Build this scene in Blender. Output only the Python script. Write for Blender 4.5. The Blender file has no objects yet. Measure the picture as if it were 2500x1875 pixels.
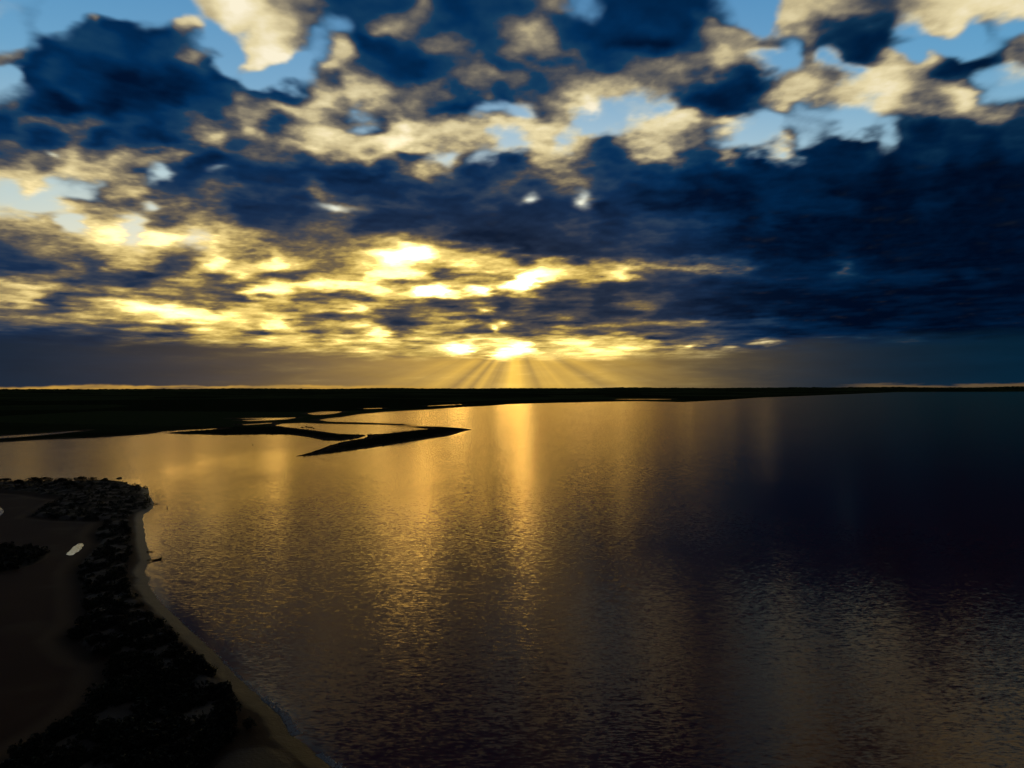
import bpy, math, random
import numpy as np
from mathutils import Matrix, Vector

scene = bpy.context.scene
col = scene.collection
R = math.radians

# ------------------------------------------------------------------ camera
LENS, H = 26.0, 70.0                       # 36 mm sensor; the drone hovers 70 m over the lake
FPX = 2500 * LENS / 36.0                   # focal length in photograph pixels
PITCH, ROLL = R(0.37), R(0.13)
cam_data = bpy.data.cameras.new("camera")
cam_data.lens = LENS; cam_data.sensor_width = 36.0
cam_data.clip_start = 1.0; cam_data.clip_end = 200000.0
cam = bpy.data.objects.new("camera", cam_data)
cam.location = (0, 0, H); cam.rotation_euler = (R(90) + PITCH, ROLL, 0)
col.objects.link(cam); scene.camera = cam
CAMROT = np.array(cam.rotation_euler.to_matrix())

def ray(px, py):
    """direction of a point seen at photograph pixel (px, py)"""
    d = CAMROT @ np.array([(px - 1250) / FPX, -(py - 937.5) / FPX, -1.0])
    return d / np.linalg.norm(d)
def azel(px, py):
    d = ray(px, py)
    return math.atan2(d[0], d[1]), math.asin(d[2])
def gp(px, py, z=0.0):
    """the ground point (level z) under that pixel"""
    d = ray(px, py)
    t = (z - H) / d[2]
    return d[0] * t, d[1] * t

# ------------------------------------------------------------------ light
SUN_AZ, SUN_EL = azel(1260, 812)
scene.view_settings.view_transform = 'Standard'
scene.view_settings.look = 'None'
scene.view_settings.exposure = 0.0
scene.view_settings.gamma = 1.0
scene.cycles.use_denoising = True
scene.cycles.max_bounces = 4
scene.cycles.sample_clamp_indirect = 4.0
sun_data = bpy.data.lights.new("sun", 'SUN')
sun_data.energy = 0.085; sun_data.angle = R(5.0); sun_data.color = (1.0, 0.60, 0.16)
sun = bpy.data.objects.new("sun", sun_data)
sd = Vector((math.sin(SUN_AZ) * math.cos(SUN_EL), math.cos(SUN_AZ) * math.cos(SUN_EL), math.sin(SUN_EL)))
sun.rotation_euler = sd.to_track_quat('Z', 'Y').to_euler()
sun.location = (0, 3000, 400)
col.objects.link(sun)

# ------------------------------------------------------------------ node shorthand
class E:
    """a node socket that can be used in arithmetic"""
    def __init__(s, t, o): s.t, s.o = t, o
    def _m(s, op, *a, **k): return nmath(s.t, op, s, *a, **k)
    def __add__(s, b): return s._m('ADD', b)
    def __radd__(s, b): return s._m('ADD', b)
    def __sub__(s, b): return s._m('SUBTRACT', b)
    def __rsub__(s, b): return nmath(s.t, 'SUBTRACT', b, s)
    def __mul__(s, b): return s._m('MULTIPLY', b)
    def __rmul__(s, b): return s._m('MULTIPLY', b)
    def __truediv__(s, b): return s._m('DIVIDE', b)
    def __rtruediv__(s, b): return nmath(s.t, 'DIVIDE', b, s)
    def __neg__(s): return s._m('MULTIPLY', -1.0)
    def __pow__(s, b): return s._m('POWER', b)
    def fn(s, op, *a): return s._m(op, *a)
    def clamp(s): return nmath(s.t, 'ADD', s, 0.0, clamp=True)
def put(t, sock, v):
    if isinstance(v, E): t.links.new(v.o, sock)
    elif isinstance(v, (tuple, list)) and len(v) == 3 and sock.type == 'RGBA': sock.default_value = (*v, 1)
    else: sock.default_value = v
def nmath(t, op, *a, clamp=False):
    n = t.nodes.new('ShaderNodeMath'); n.operation = op; n.use_clamp = clamp
    for i, v in enumerate(a): put(t, n.inputs[i], v)
    return E(t, n.outputs[0])
def smooth(x, lo, hi, a=0.0, b=1.0):
    n = x.t.nodes.new('ShaderNodeMapRange'); n.interpolation_type = 'SMOOTHSTEP'
    put(x.t, n.inputs[0], x)
    for i, v in enumerate((lo, hi, a, b)): put(x.t, n.inputs[1 + i], v)
    return E(x.t, n.outputs[0])
def comb(t, x, y, z=0.0):
    n = t.nodes.new('ShaderNodeCombineXYZ')
    for i, v in enumerate((x, y, z)): put(t, n.inputs[i], v)
    return E(t, n.outputs[0])
def sep(v):
    n = v.t.nodes.new('ShaderNodeSeparateXYZ'); put(v.t, n.inputs[0], v)
    return [E(v.t, o) for o in n.outputs]
def noise(v, scale=1.0, detail=2.0, rough=0.5, lac=2.0, dist=0.0, dim='3D', w=None):
    n = v.t.nodes.new('ShaderNodeTexNoise'); n.noise_dimensions = dim
    put(v.t, n.inputs['W' if dim == '1D' else 'Vector'], v)
    if w is not None: n.inputs['W'].default_value = w
    n.inputs['Scale'].default_value = scale; n.inputs['Detail'].default_value = detail
    n.inputs['Roughness'].default_value = rough; n.inputs['Lacunarity'].default_value = lac
    n.inputs['Distortion'].default_value = dist
    return E(v.t, n.outputs[0]), E(v.t, n.outputs[1])
def mix(f, a, b):
    t = f.t; n = t.nodes.new('ShaderNodeMix'); n.data_type = 'RGBA'
    put(t, n.inputs[0], f); put(t, n.inputs[6], a); put(t, n.inputs[7], b)
    return E(t, n.outputs[2])
def scale_col(c, f):
    t = c.t if isinstance(c, E) else f.t
    n = t.nodes.new('ShaderNodeVectorMath'); n.operation = 'SCALE'
    if isinstance(c, E): put(t, n.inputs[0], c)
    else: n.inputs[0].default_value = c
    put(t, n.inputs['Scale'], f)
    return E(t, n.outputs[0])
def vadd(a, b):
    n = a.t.nodes.new('ShaderNodeVectorMath'); n.operation = 'ADD'
    put(a.t, n.inputs[0], a); put(a.t, n.inputs[1], b); return E(a.t, n.outputs[0])
def vmul(a, b):
    n = a.t.nodes.new('ShaderNodeVectorMath'); n.operation = 'MULTIPLY'
    put(a.t, n.inputs[0], a); put(a.t, n.inputs[1], b); return E(a.t, n.outputs[0])
def ramp(f, stops):
    n = f.t.nodes.new('ShaderNodeValToRGB'); put(f.t, n.inputs[0], f)
    cr = n.color_ramp
    while len(cr.elements) < len(stops): cr.elements.new(0.5)
    for e, (p, c) in zip(cr.elements, stops): e.position = p; e.color = (*c, 1)
    return E(f.t, n.outputs[0])
def blob(t, v, c, r, rot):
    n = t.nodes.new('ShaderNodeTexGradient'); n.gradient_type = 'SPHERICAL'
    m = n.texture_mapping; m.vector_type = 'TEXTURE'
    m.translation = (c[0], c[1], 0); m.rotation = (0, 0, rot); m.scale = (r[0], r[1], 1)
    put(t, n.inputs[0], v)
    return E(t, n.outputs['Fac'])

# ------------------------------------------------------------------ sky: a broken cloud deck under clear air
# how much of the sun's light each part of the deck passes on, 0 (thick, dark) to 9 (dazzling), in patches of 50 x 40
# (below the gap 50 x 20) over the northern sky; '.' clear air, 'c' thin white veil, 'b' thin dark veil over blue
DECK = """
cb.......c 6875432222 42122234b1 11111b..66 6533567777
.b.b211b67 .77664b244 3222333211 1111455.66 3222c67.b.
.b1222113b ..775b5112 2432354221 00023443b3 2212b...b4
4111111224 2.78.b6211 1233234332 2333465c.4 c226.62114
.121100112 12...43432 1234332344 4444341256 4c665423bc
b112100001 2322266764 3323233366 6443111466 56775467bb
3100101123 2445554653 421bbc458c ccc2112b5b bcc6444653
1333322123 3352464b36 45666776.c c77747c.bb b.bb212222
3113112114 5344577678 7556cc6c62 46643bcc5b 212b212212
3435455541 1233335644 2c4b226642 25632521c2 1121121101
6547652b21 2111111113 6321234432 2221111111 1110110000
c7cbb46322 3322242111 2222322332 1110000111 0000000000
c.c6433443 3111123322 2112111110 1000000111 1100010000
555.77c335 4322233111 1211111221 1222210100 0000000000
344578c88c 7553333344 4310001121 2221100000 0000000000
2343356534 7546444689 9765412112 2211111000 0100000000
2224255425 8678644678 6576767655 6444433111 1210000000
3333222135 3753345588 8344478756 7322222111 1211110100
5443332334 3347788864 5655695342 2222111111 1111110000
6754454443 4588664687 9968474221 2221100000 0000000000
6623467543 3335334465 4333232221 3221000000 0000000000
3324568887 4664566863 3335232221 2321100000 0000000000
3345666788 8767433332 3432233322 2211100100 0000000000
3333334545 6778545642 3464533433 3333322211 1000000000
1112223335 5646546584 5433434533 3332222111 1111000000
1111123444 6666647675 6776675776 7633322422 2222211100
1222233334 4445655655 6796897776 7656443322 1111100000
1122222233 3444455555 6676977777 7766544322 1111100000
1111112222 3334444444 5556766666 6655443322 1110000000
"""
LIT_OF = dict(zip("0123456789", (0.02, 0.11, 0.22, 0.37, 0.49, 0.61, 0.72, 0.84, 1.02, 1.28)))
# small spots: holes right through the deck and slivers of light (x, y, half width, half height, tilt, light, cover taken away)
SPOTS = [(1291,482,26,16,-25,.18,.35),(1291,483,9,6,-25,.5,.3),(1425,486,26,24,0,.2,.45),(1427,488,9,8,0,.6,.2),(826,504,70,12,6,.12,.35),(824,504,16,7,10,.4,.2),(383,417,20,10,10,.25,.4),(532,407,26,9,0,.08,.3),(362,500,22,16,20,.2,.6),(128,377,24,9,25,.25,.4),
 (1181,757,22,8,0,.5,0),(1210,802,13,8,20,.6,0),(1232,785,14,5,0,.5,0),(1140,785,40,6,0,.3,0),(1040,805,50,7,-4,.2,0),(1860,836,40,5,-3,.5,0),(1870,844,22,3,0,.3,0),(1690,845,30,5,-5,.4,0),(1780,846,40,5,0,.35,0),(1280,686,50,22,-20,.5,0),(1160,705,45,14,5,.4,0),(1060,714,60,12,5,.3,0),
 (1210,778,150,10,2,-.12,0),(430,682,60,6,0,.2,0),(340,655,40,5,0,.12,0),(230,38,26,14,10,.3,0),(240,48,12,8,0,.2,0),(145,72,20,6,0,.2,0),(535,325,40,14,0,.2,0),(1705,781,40,5,-3,.2,0),(1850,777,30,6,0,.15,0),(2060,655,35,16,-35,.18,0),(2025,822,40,3,-3,.2,0),(2110,822,50,5,0,.1,0)]

# ---- gradient noise on arrays
_rng = np.random.RandomState(11)
_perm = _rng.permutation(512)
_perm = np.concatenate([_perm, _perm])
_ga = _rng.rand(512) * 2 * np.pi
_gx, _gy = np.cos(_ga), np.sin(_ga)
def perlin(x, y):
    xi = np.floor(x).astype(np.int64); yi = np.floor(y).astype(np.int64)
    fx, fy = x - xi, y - yi
    u = fx * fx * fx * (fx * (fx * 6 - 15) + 10); v = fy * fy * fy * (fy * (fy * 6 - 15) + 10)
    def g(ix, iy, dx, dy):
        h = _perm[(_perm[ix & 511] + iy) & 511]
        return _gx[h] * dx + _gy[h] * dy
    a = g(xi, yi, fx, fy); b = g(xi + 1, yi, fx - 1, fy)
    c = g(xi, yi + 1, fx, fy - 1); d = g(xi + 1, yi + 1, fx - 1, fy - 1)
    return (a + u * (b - a)) * (1 - v) + (c + u * (d - c)) * v
def fbm(x, y, octaves=5, gain=0.5, lac=2.03):
    t = np.zeros(np.broadcast(x, y).shape); amp = 1.0; f = 1.0
    for k in range(octaves):
        t = t + amp * perlin(x * f + 17.3 * k, y * f - 9.1 * k); amp *= gain; f *= lac
    return t
def puffs(x, y, octaves=4, gain=0.5, lac=2.1):
    t = np.zeros(np.broadcast(x, y).shape); amp = 1.0; f = 1.0
    for k in range(octaves):
        t = t + amp * (0.42 - 1.7 * np.abs(perlin(x * f + 5.3 * k, y * f + 3.7 * k))); amp *= gain; f *= lac
    return t
def sst(x, lo, hi):
    t = np.clip((x - lo) / (hi - lo), 0, 1); return t * t * (3 - 2 * t)

# shafts of light through the gaps, by angle from the plumb line under the sun
BEAMS = [(.02, .18, .60), (-.14, .07, .30), (-.60, .05, .30), (-.78, .035, .22), (-.98, .07, .26), (-1.18, .06, .22), (.66, .17, .20), (.92, .05, .22), (1.12, .06, .34), (1.30, .05, .26), (.40, .07, -.22), (-.42, .10, -.20), (-.70, .025, -.16), (-.86, .03, -.14), (1.02, .04, -.16)]
_rows = [r.replace(" ", "") for r in DECK.split("\n") if r]
_gy_ = np.array([20 + 40 * i for i in range(16)] + [650 + 20 * i for i in range(13)], float)
_gx_ = np.arange(50) * 50.0 + 25
_LITG = np.array([[LIT_OF.get(ch, np.nan) for ch in r] for r in _rows])
_COVG = np.array([[{'.': 0.0, 'c': 0.34, 'b': 0.48}.get(ch, 1.0) for ch in r] for r in _rows])
for _r, _row in enumerate(_rows):
    for _c, ch in enumerate(_row):
        if ch == 'c': _LITG[_r, _c] = 0.80
        if ch == 'b': _LITG[_r, _c] = 0.20
_unk = np.isnan(_LITG); _LITG[_unk] = 0.5
for _ in range(30):                       # clear air takes the tone of the cloud round it
    P_ = np.pad(_LITG, 1, mode='edge'); m_ = (P_[:-2, 1:-1] + P_[2:, 1:-1] + P_[1:-1, :-2] + P_[1:-1, 2:]) / 4
    _LITG[_unk] = m_[_unk]
def _cubic(t):
    return np.stack([((-0.5 * t + 1.0) * t - 0.5) * t, (1.5 * t - 2.5) * t * t + 1, ((-1.5 * t + 2) * t + 0.5) * t, (0.5 * t - 0.5) * t * t], 0)
def patch(G, x, y):
    """smooth reading of the patch table"""
    fx = np.clip((x - 25) / 50.0, 0, 49); iy = np.clip(np.interp(y, _gy_, np.arange(29)), 0, 28)
    x0 = np.minimum(np.floor(fx).astype(int), 48); y0 = np.minimum(np.floor(iy).astype(int), 27)
    wx, wy = _cubic(fx - x0), _cubic(iy - y0)
    out = 0
    for j in range(4):
        yy = np.clip(y0 - 1 + j, 0, 28); row = 0
        for i in range(4): row = row + wx[i] * G[yy, np.clip(x0 - 1 + i, 0, 49)]
        out = out + wy[j] * row
    return out
def chart(az, el):
    """where a direction falls on the table (a plane facing north)"""
    ca = np.maximum(np.cos(az), 0.15)
    u = np.sin(az) / ca; v = np.tan(np.minimum(el, 1.4)) / ca
    return 1250 + FPX * u, 949.3 - FPX * v - 5.6 * u / 1.4

def cloud_xy(az, el):
    k = 1.0 / (np.sin(el) + 0.07)
    r = np.cos(el) * k
    return np.sin(az) * r, np.cos(az) * r, k
def relief(px, py, fine=True):
    return 0.60 * fbm(px * 6.0 + 5, py * 4.8, 4 if fine else 3, 0.48) + 0.50 * puffs(px * 7.5 + 50, py * 6.0 + 9, 4 if fine else 3, 0.45)

def sky_fields(az, el):
    px, py, k = cloud_xy(az, el)
    X, Y = chart(az, el)
    wa = fbm(px * 6.5, py * 5.4, 4, 0.46); wb = fbm(px * 6.5 + 40, py * 5.4 + 11, 4, 0.46)
    ax = 26.0 * np.minimum(1.0, 2.6 / k + 0.35); ay = 26.0 * np.minimum(1.0, 5.2 / (k * k) + 0.10)
    Xw, Yw = X + wa * ax * 1.6, Y + wb * ay * 1.6
    lit = patch(_LITG, Xw, Yw); cov = patch(_COVG, Xw, Yw)
    tx, ty = SUN_AZ - az, SUN_EL - el
    dist = np.sqrt(tx * tx + ty * ty)
    st = 0.009 * np.minimum(1.0, (np.maximum(el, 0) + 0.02) * 3.0)
    f = st / (dist + 0.03)
    r0 = relief(px, py)
    qx, qy, _ = cloud_xy(az + tx * f, el + ty * f)
    slope = np.clip(r0 - relief(qx, qy, False), -0.5, 0.5)
    n3 = fbm(az * 13.0 + 9, el * 85.0, 4, 0.52)
    n4 = fbm(az * 24.0 + 2, el * 210.0, 4, 0.5); low = sst(-el, -0.20, -0.09)
    tex = (1 - low) * (0.10 * r0 + 0.15 * slope) + low * (0.30 * n3 + 0.16 * n4 + 0.06 * r0 + 0.05 * slope)
    # texture is strongest in half-lit cloud, faint in the thick of it
    mid = 0.30 + 0.90 * np.exp(-((lit - 0.55) / 0.30) ** 2)
    lit = lit + tex * mid * 1.15
    for (sx, sy, rx, ry, rot, dl, dc) in SPOTS:
        c_, s_ = math.cos(R(rot)), math.sin(R(rot)); dx, dy = 0.5 * (X + Xw) - sx, 0.5 * (Y + Yw) - sy
        g = np.exp(-1.6 * (((dx * c_ + dy * s_) / rx) ** 2 + ((dy * c_ - dx * s_) / ry) ** 2))
        lit = lit + dl * g; cov = cov - dc * g
    cov = cov + 0.34 * r0 * (1 - np.abs(2 * np.clip(cov, 0, 1) - 1)) + 0.06 * r0
    cover = sst(cov, 0.24, 1.0)
    # beyond the table the deck goes on, thickening overhead and away from the sun
    away = np.clip(sst(np.abs(az), 0.60, 0.80) + sst(el, 0.475, 0.60), 0, 1)
    base = 0.26 + 0.30 * fbm(px * 2.1 + 5, py * 1.8, 5, 0.58) + 0.10 * r0
    lit = lit * (1 - away) + base * away; cover = cover * (1 - away) + sst(base, 1.1, 0.5) * away
    lit = np.maximum(lit, 0.0)
    g2 = np.exp(-np.sqrt((tx * np.where(tx > 0, 0.40, 0.60)) ** 2 + (ty * 1.25) ** 2) * 8.5)
    warm = sst(np.exp(-np.sqrt((tx * np.where(tx > 0, 0.30, 0.62)) ** 2 + (ty * 1.15) ** 2) * 4.2) - 0.08 * sst(az, 0.0, 0.4), 0.22, 0.66)
    dim = 1.0 - 0.50 * sst(az, 0.12, 0.50) * (1 - sst(lit, 0.15, 0.5))
    # the air below the deck
    ang = np.arctan2(tx, np.maximum(ty, 1e-4))            # 0 straight below the sun
    bm = fbm(ang * 5.0 + 3.7, ang * 0 + 0.5, 4, 0.62)
    beam = 0.34 + 0.22 * bm
    for a0, w, g in BEAMS: beam = beam + g * np.exp(-((-ang - a0) / w) ** 2)
    beam = np.clip(beam, 0.0, 1.2)
    nearaz = np.exp(-(tx * 5.6) ** 2) * 0.74 + np.exp(-(tx * np.where(tx > 0, 2.9, 3.8)) ** 2) * 0.34
    wide = np.exp(-((tx - 0.08) * 3.9) ** 2)
    hn = fbm(az * 9.0, el * 70.0, 5, 0.55)
    c_cold, c_mid, c_right = np.array([.006, .018, .040]), np.array([.090, .064, .056]), np.array([.0012, .016, .036])
    wide = wide[..., None]; rt = sst(az, 0.08, 0.32)[..., None]
    hz = c_cold * (1 - wide) + c_mid * wide
    hz = hz * (1 - rt) + c_right * rt
    hz = hz * (1 + 0.14 * hn[..., None])
    hz = hz + np.array([.72, .42, .035]) * (nearaz * (0.38 + 0.90 * beam))[..., None]
    edge = 0.043 + 0.016 * sst(np.abs(tx), 0.12, 0.45)
    veil = sst(-(el + hn * 0.008), -(edge + 0.013), -(edge - 0.010)) * 0.95
    sn = fbm(az * 14.0 + 3, el * 160.0, 5, 0.6)
    top = 0.0050 + 0.0030 * fbm(az * 9.0, az * 0 + 2.2, 5, 0.65)
    strip = sst(-(el + sn * 0.0012), -(top + 0.0012), -(top - 0.0012)) * sst(-az, 0.05, 0.16) * (0.70 + 0.8 * sn)
    strip2 = sst(-(el + sn * 0.004), -0.0062, -0.0030) * sst(az, 0.40, 0.46) * 0.22
    st_a = np.clip(strip + strip2, 0, 1)[..., None]
    hz = hz * (1 - st_a) + np.array([.56, .31, .055]) * st_a
    veil = np.maximum(veil, st_a[..., 0])
    far = np.maximum(sst(el, 0.46, 0.72), sst(np.abs(az), 0.72, 1.5))
    gain = 1.0 - far * 0.80
    warm = np.maximum(warm, far * 0.55)
    return dict(lit=lit, cover=cover, warm=warm, dim=dim * gain, g2=g2 * gain, veil=veil, air=hz * gain[..., None], gain=gain)
COLD = [(0.0, (0.0003, 0.006, 0.026)), (0.16, (0.0008, 0.026, 0.092)), (0.30, (0.008, 0.046, 0.110)), (0.38, (0.048, 0.060, 0.086)),
        (0.50, (0.145, 0.132, 0.115)), (0.62, (0.31, 0.265, 0.180)), (0.72, (0.56, 0.47, 0.27)), (0.85, (0.80, 0.69, 0.41)), (1.0, (0.97, 0.88, 0.66))]
WMAX = 1.40
WARM = [(p / WMAX, c) for p, c in [(0.0, (0.007, 0.014, 0.034)), (0.18, (0.020, 0.030, 0.056)), (0.34, (0.080, 0.070, 0.068)),
        (0.48, (0.20, 0.140, 0.062)), (0.64, (0.54, 0.37, 0.09)), (0.82, (1.02, 0.74, 0.21)), (1.05, (3.4, 2.35, 0.70)), (1.40, (14.0, 9.2, 2.4))]]
BLUE = [(0.0, (0.75, 0.52, 0.18)), (0.22, (0.72, 0.62, 0.36)), (0.33, (0.52, 0.64, 0.60)), (0.48, (0.31, 0.60, 0.76)), (0.70, (0.095, 0.40, 0.70)), (1.0, (0.03, 0.25, 0.57))]
# ---- mesh
def tag(o, label=None, cat=None, group=None, kind=None):
    if label: o["label"] = label
    if cat: o["category"] = cat
    if group: o["group"] = group
    if kind: o["kind"] = kind
    return o
def mesh_obj(name, verts, faces, mat, parent=None, smooth_=False, link=True):
    me = bpy.data.meshes.new(name)
    verts = np.asarray(verts, dtype=np.float32)
    if isinstance(faces, np.ndarray):
        n, k = faces.shape
        me.vertices.add(len(verts)); me.vertices.foreach_set('co', verts.ravel())
        me.loops.add(n * k); me.polygons.add(n)
        me.loops.foreach_set('vertex_index', faces.astype(np.int32).ravel())
        me.polygons.foreach_set('loop_start', np.arange(0, n * k, k, dtype=np.int32))
        me.update(calc_edges=True); me.validate()
    else:
        me.from_pydata([tuple(v) for v in verts], [], faces); me.update()
    if smooth_: me.polygons.foreach_set('use_smooth', np.ones(len(me.polygons), dtype=bool))
    if mat: me.materials.append(mat)
    o = bpy.data.objects.new(name, me)
    if link: col.objects.link(o)
    if parent: o.parent = parent
    return o
def grid_faces(nr, nc, keep=None):
    i = np.arange(nr - 1)[:, None] * nc + np.arange(nc - 1)[None, :]
    f = np.stack([i, i + 1, i + nc + 1, i + nc], -1).reshape(-1, 4)
    return f if keep is None else f[keep]
def compact(verts, faces, *attrs):
    used = np.unique(faces); m = np.full(len(verts), -1, dtype=np.int64); m[used] = np.arange(len(used))
    return (verts[used], m[faces]) + tuple(a[used] for a in attrs)
def float_attr(o, name, a):
    at = o.data.attributes.new(name, 'FLOAT', 'POINT'); at.data.foreach_set('value', a.astype(np.float32).ravel())
def color_attr(o, name, a):
    at = o.data.attributes.new(name, 'FLOAT_COLOR', 'POINT'); at.data.foreach_set('color', a.astype(np.float32).ravel())
def new_mat(name):
    m = bpy.data.materials.new(name); m.use_nodes = True; t = m.node_tree; t.nodes.clear()
    out = t.nodes.new('ShaderNodeOutputMaterial'); return m, t, out
def attr(t, name):
    n = t.nodes.new('ShaderNodeAttribute'); n.attribute_name = name; return n

# world: the clear daylight sky of a sun just above the horizon
world = bpy.data.worlds.new("World"); scene.world = world; world.use_nodes = True
wt = world.node_tree; wt.nodes.clear()
sky = wt.nodes.new('ShaderNodeTexSky'); sky.sky_type = 'NISHITA'; sky.sun_disc = False
sky.sun_elevation = SUN_EL; sky.sun_rotation = SUN_AZ; sky.altitude = 70; sky.dust_density = 0.6; sky.ozone_density = 3.0
bg = wt.nodes.new('ShaderNodeBackground'); bg.inputs['Strength'].default_value = 0.11
wt.links.new(sky.outputs[0], bg.inputs[0])
wo = wt.nodes.new('ShaderNodeOutputWorld'); wt.links.new(bg.outputs[0], wo.inputs[0])

# the cloud deck and the air under it: a dome 90 km away
RD = 90000.0
azs = np.concatenate([np.arange(-180, -44, 2.0), np.arange(-44, 44, 0.105), np.arange(44, 180.1, 2.0)])
els = np.concatenate([[-2.0, -0.6], np.arange(-0.15, 4.5, 0.045), np.arange(4.5, 32, 0.10), np.arange(32, 90.1, 2.0)])
azs[-1] = 180.0; els[-1] = 89.99
A, L_ = np.meshgrid(np.radians(azs), np.radians(els))
F = sky_fields(A, np.maximum(L_, 0.0))
V = np.stack([np.sin(A) * np.cos(L_), np.cos(A) * np.cos(L_), np.sin(L_)], -1).reshape(-1, 3) * RD
m, t, out = new_mat("sky_clouds")
geo = t.nodes.new('ShaderNodeNewGeometry')
x, y, z = sep(E(t, geo.outputs['Position']))
k = 1.0 / (z + 0.07 * RD)
pl = comb(t, x * k, y * k, 0.0)
fn_, _ = noise(pl, 30.0, 3.0, 0.5)
fine = fn_ - 0.5
ca = attr(t, 'cloud'); ra = attr(t, 'rest'); aa = attr(t, 'air')
lit, cover, warmf = sep(E(t, ca.outputs['Color']))
dimf, g2, gainf = sep(E(t, ra.outputs['Color']))
lit = lit + fine * 0.15 * smooth(lit, 0.10, 0.50)
cover = (cover + fine * 0.20 * cover * (1.0 - cover) * 4.0).clamp()
cloudc = scale_col(mix(warmf, ramp(lit, COLD), ramp(lit / WMAX, WARM)), dimf)
elz = z / RD
bluec = ramp((elz / 0.52).clamp(), BLUE)
bluec = vadd(scale_col(bluec, gainf), scale_col((4.0, 2.5, 0.62), g2))
body = mix(cover, bluec, cloudc)
veilf = E(t, aa.outputs['Alpha'])
body = mix(veilf, body, E(t, aa.outputs['Color']))
em = t.nodes.new('ShaderNodeEmission'); put(t, em.inputs['Color'], body)
tr = t.nodes.new('ShaderNodeBsdfTransparent')
ms = t.nodes.new('ShaderNodeMixShader')
put(t, ms.inputs[0], (0.72 + 0.28 * nmath(t, 'MAXIMUM', cover, veilf)).clamp())
t.links.new(tr.outputs[0], ms.inputs[1]); t.links.new(em.outputs[0], ms.inputs[2]); t.links.new(ms.outputs[0], out.inputs[0])
m.cycles.emission_sampling = 'NONE'
dome = mesh_obj("sky", V, grid_faces(len(els), len(azs)), m, smooth_=True)
color_attr(dome, 'cloud', np.stack([F['lit'], F['cover'], F['warm'], F['gain']], -1))
color_attr(dome, 'rest', np.stack([F['dim'], F['g2'], F['gain'], F['gain']], -1))
color_attr(dome, 'air', np.concatenate([F['air'], F['veil'][..., None]], -1))
tag(dome, kind="structure")

# ------------------------------------------------------------------ the lake and its shores
def gpoly(pts): return np.array([gp(*p) for p in pts])
def signed(px, py, poly):
    """metres inside (+) or outside (-) a ground polygon"""
    d2 = np.full(px.shape, 1e18); ins = np.zeros(px.shape, dtype=bool)
    n = len(poly)
    for i in range(n):
        ax, ay = poly[i]; bx, by = poly[(i + 1) % n]
        ex, ey = bx - ax, by - ay
        tt = np.clip(((px - ax) * ex + (py - ay) * ey) / (ex * ex + ey * ey + 1e-9), 0, 1)
        d2 = np.minimum(d2, (px - ax - tt * ex) ** 2 + (py - ay - tt * ey) ** 2)
        c = (ay > py) != (by > py)
        with np.errstate(divide='ignore', invalid='ignore'):
            ins ^= c & (px < (bx - ax) * (py - ay) / (by - ay + 1e-12) + ax)
    return np.where(ins, 1, -1) * np.sqrt(d2)
def ragged(pts, amp, seed, sub=4):
    """break the straight runs of an outline into small scallops"""
    rs = np.random.RandomState(seed); out = []
    P = np.array(pts, float)
    for i in range(len(P)):
        a, b = P[i], P[(i + 1) % len(P)]
        for k in range(sub):
            q = a + (b - a) * k / sub
            out.append(q + (rs.randn(2) * amp * np.array([1.0, 0.25]) if k else 0))
    return [tuple(q) for q in out]

NEAR_SHORE = [(-900,1176),(0,1177),(150,1176),(250,1174),(293,1175),(328,1186),(362,1192),(364,1208),(376,1228),(374,1240),(352,1255),(347,1267),(352,1292),(356,1322),(362,1345),(368,1366),(357,1386),(353,1398),(364,1412),(361,1427),(374,1449),(385,1464),(407,1485),(436,1512),(468,1542),(498,1570),(529,1599),(558,1630),(586,1660),(635,1704),(692,1752),(712,1790),(740,1816),(773,1843),(814,1871),(870,1910),(980,1990),(1250,2200),(-2200,2200),(-1500,1300)]
MUD = [(-1600,1205),(0,1204),(60,1208),(112,1217),(150,1221),(110,1240),(72,1263),(110,1268),(154,1271),(250,1274),(224,1308),(238,1330),(195,1374),(181,1398),(191,1443),(199,1517),(158,1558),(212,1607),(256,1619),(248,1684),(203,1741),(140,1790),(73,1830),(12,1863),(-60,1900),(-700,2100),(-2600,2100)]
SCRUB = [(-900,1178),(0,1178),(150,1177),(250,1174),(295,1174),(330,1185),(363,1191),(366,1208),(378,1229),(374,1240),(338,1252),(318,1266),(320,1304),(326,1353),(307,1392),(318,1427),(330,1450),(344,1480),(358,1501),(395,1530),(431,1558),(462,1590),(496,1619),(530,1650),(556,1684),(578,1720),(582,1757),(568,1806),(529,1871),(480,1930),(420,2010),(-100,2010),(-60,1905),(12,1866),(73,1833),(140,1793),(205,1743),(251,1686),(259,1617),(214,1604),(164,1558),(203,1517),(196,1443),(186,1398),(199,1374),(242,1330),(228,1308),(256,1276),(154,1273),(72,1264),(112,1238),(152,1219),(112,1214),(60,1204),(0,1200),(-900,1198)]
ISLET = [(-400,1338),(0,1336),(60,1334),(105,1337),(120,1350),(112,1366),(80,1382),(40,1394),(0,1402),(-400,1430)]
p_near, p_mud, p_scrub, p_islet = gpoly(ragged(NEAR_SHORE, 1.2, 1)), gpoly(MUD), gpoly(SCRUB), gpoly(ISLET)

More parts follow.
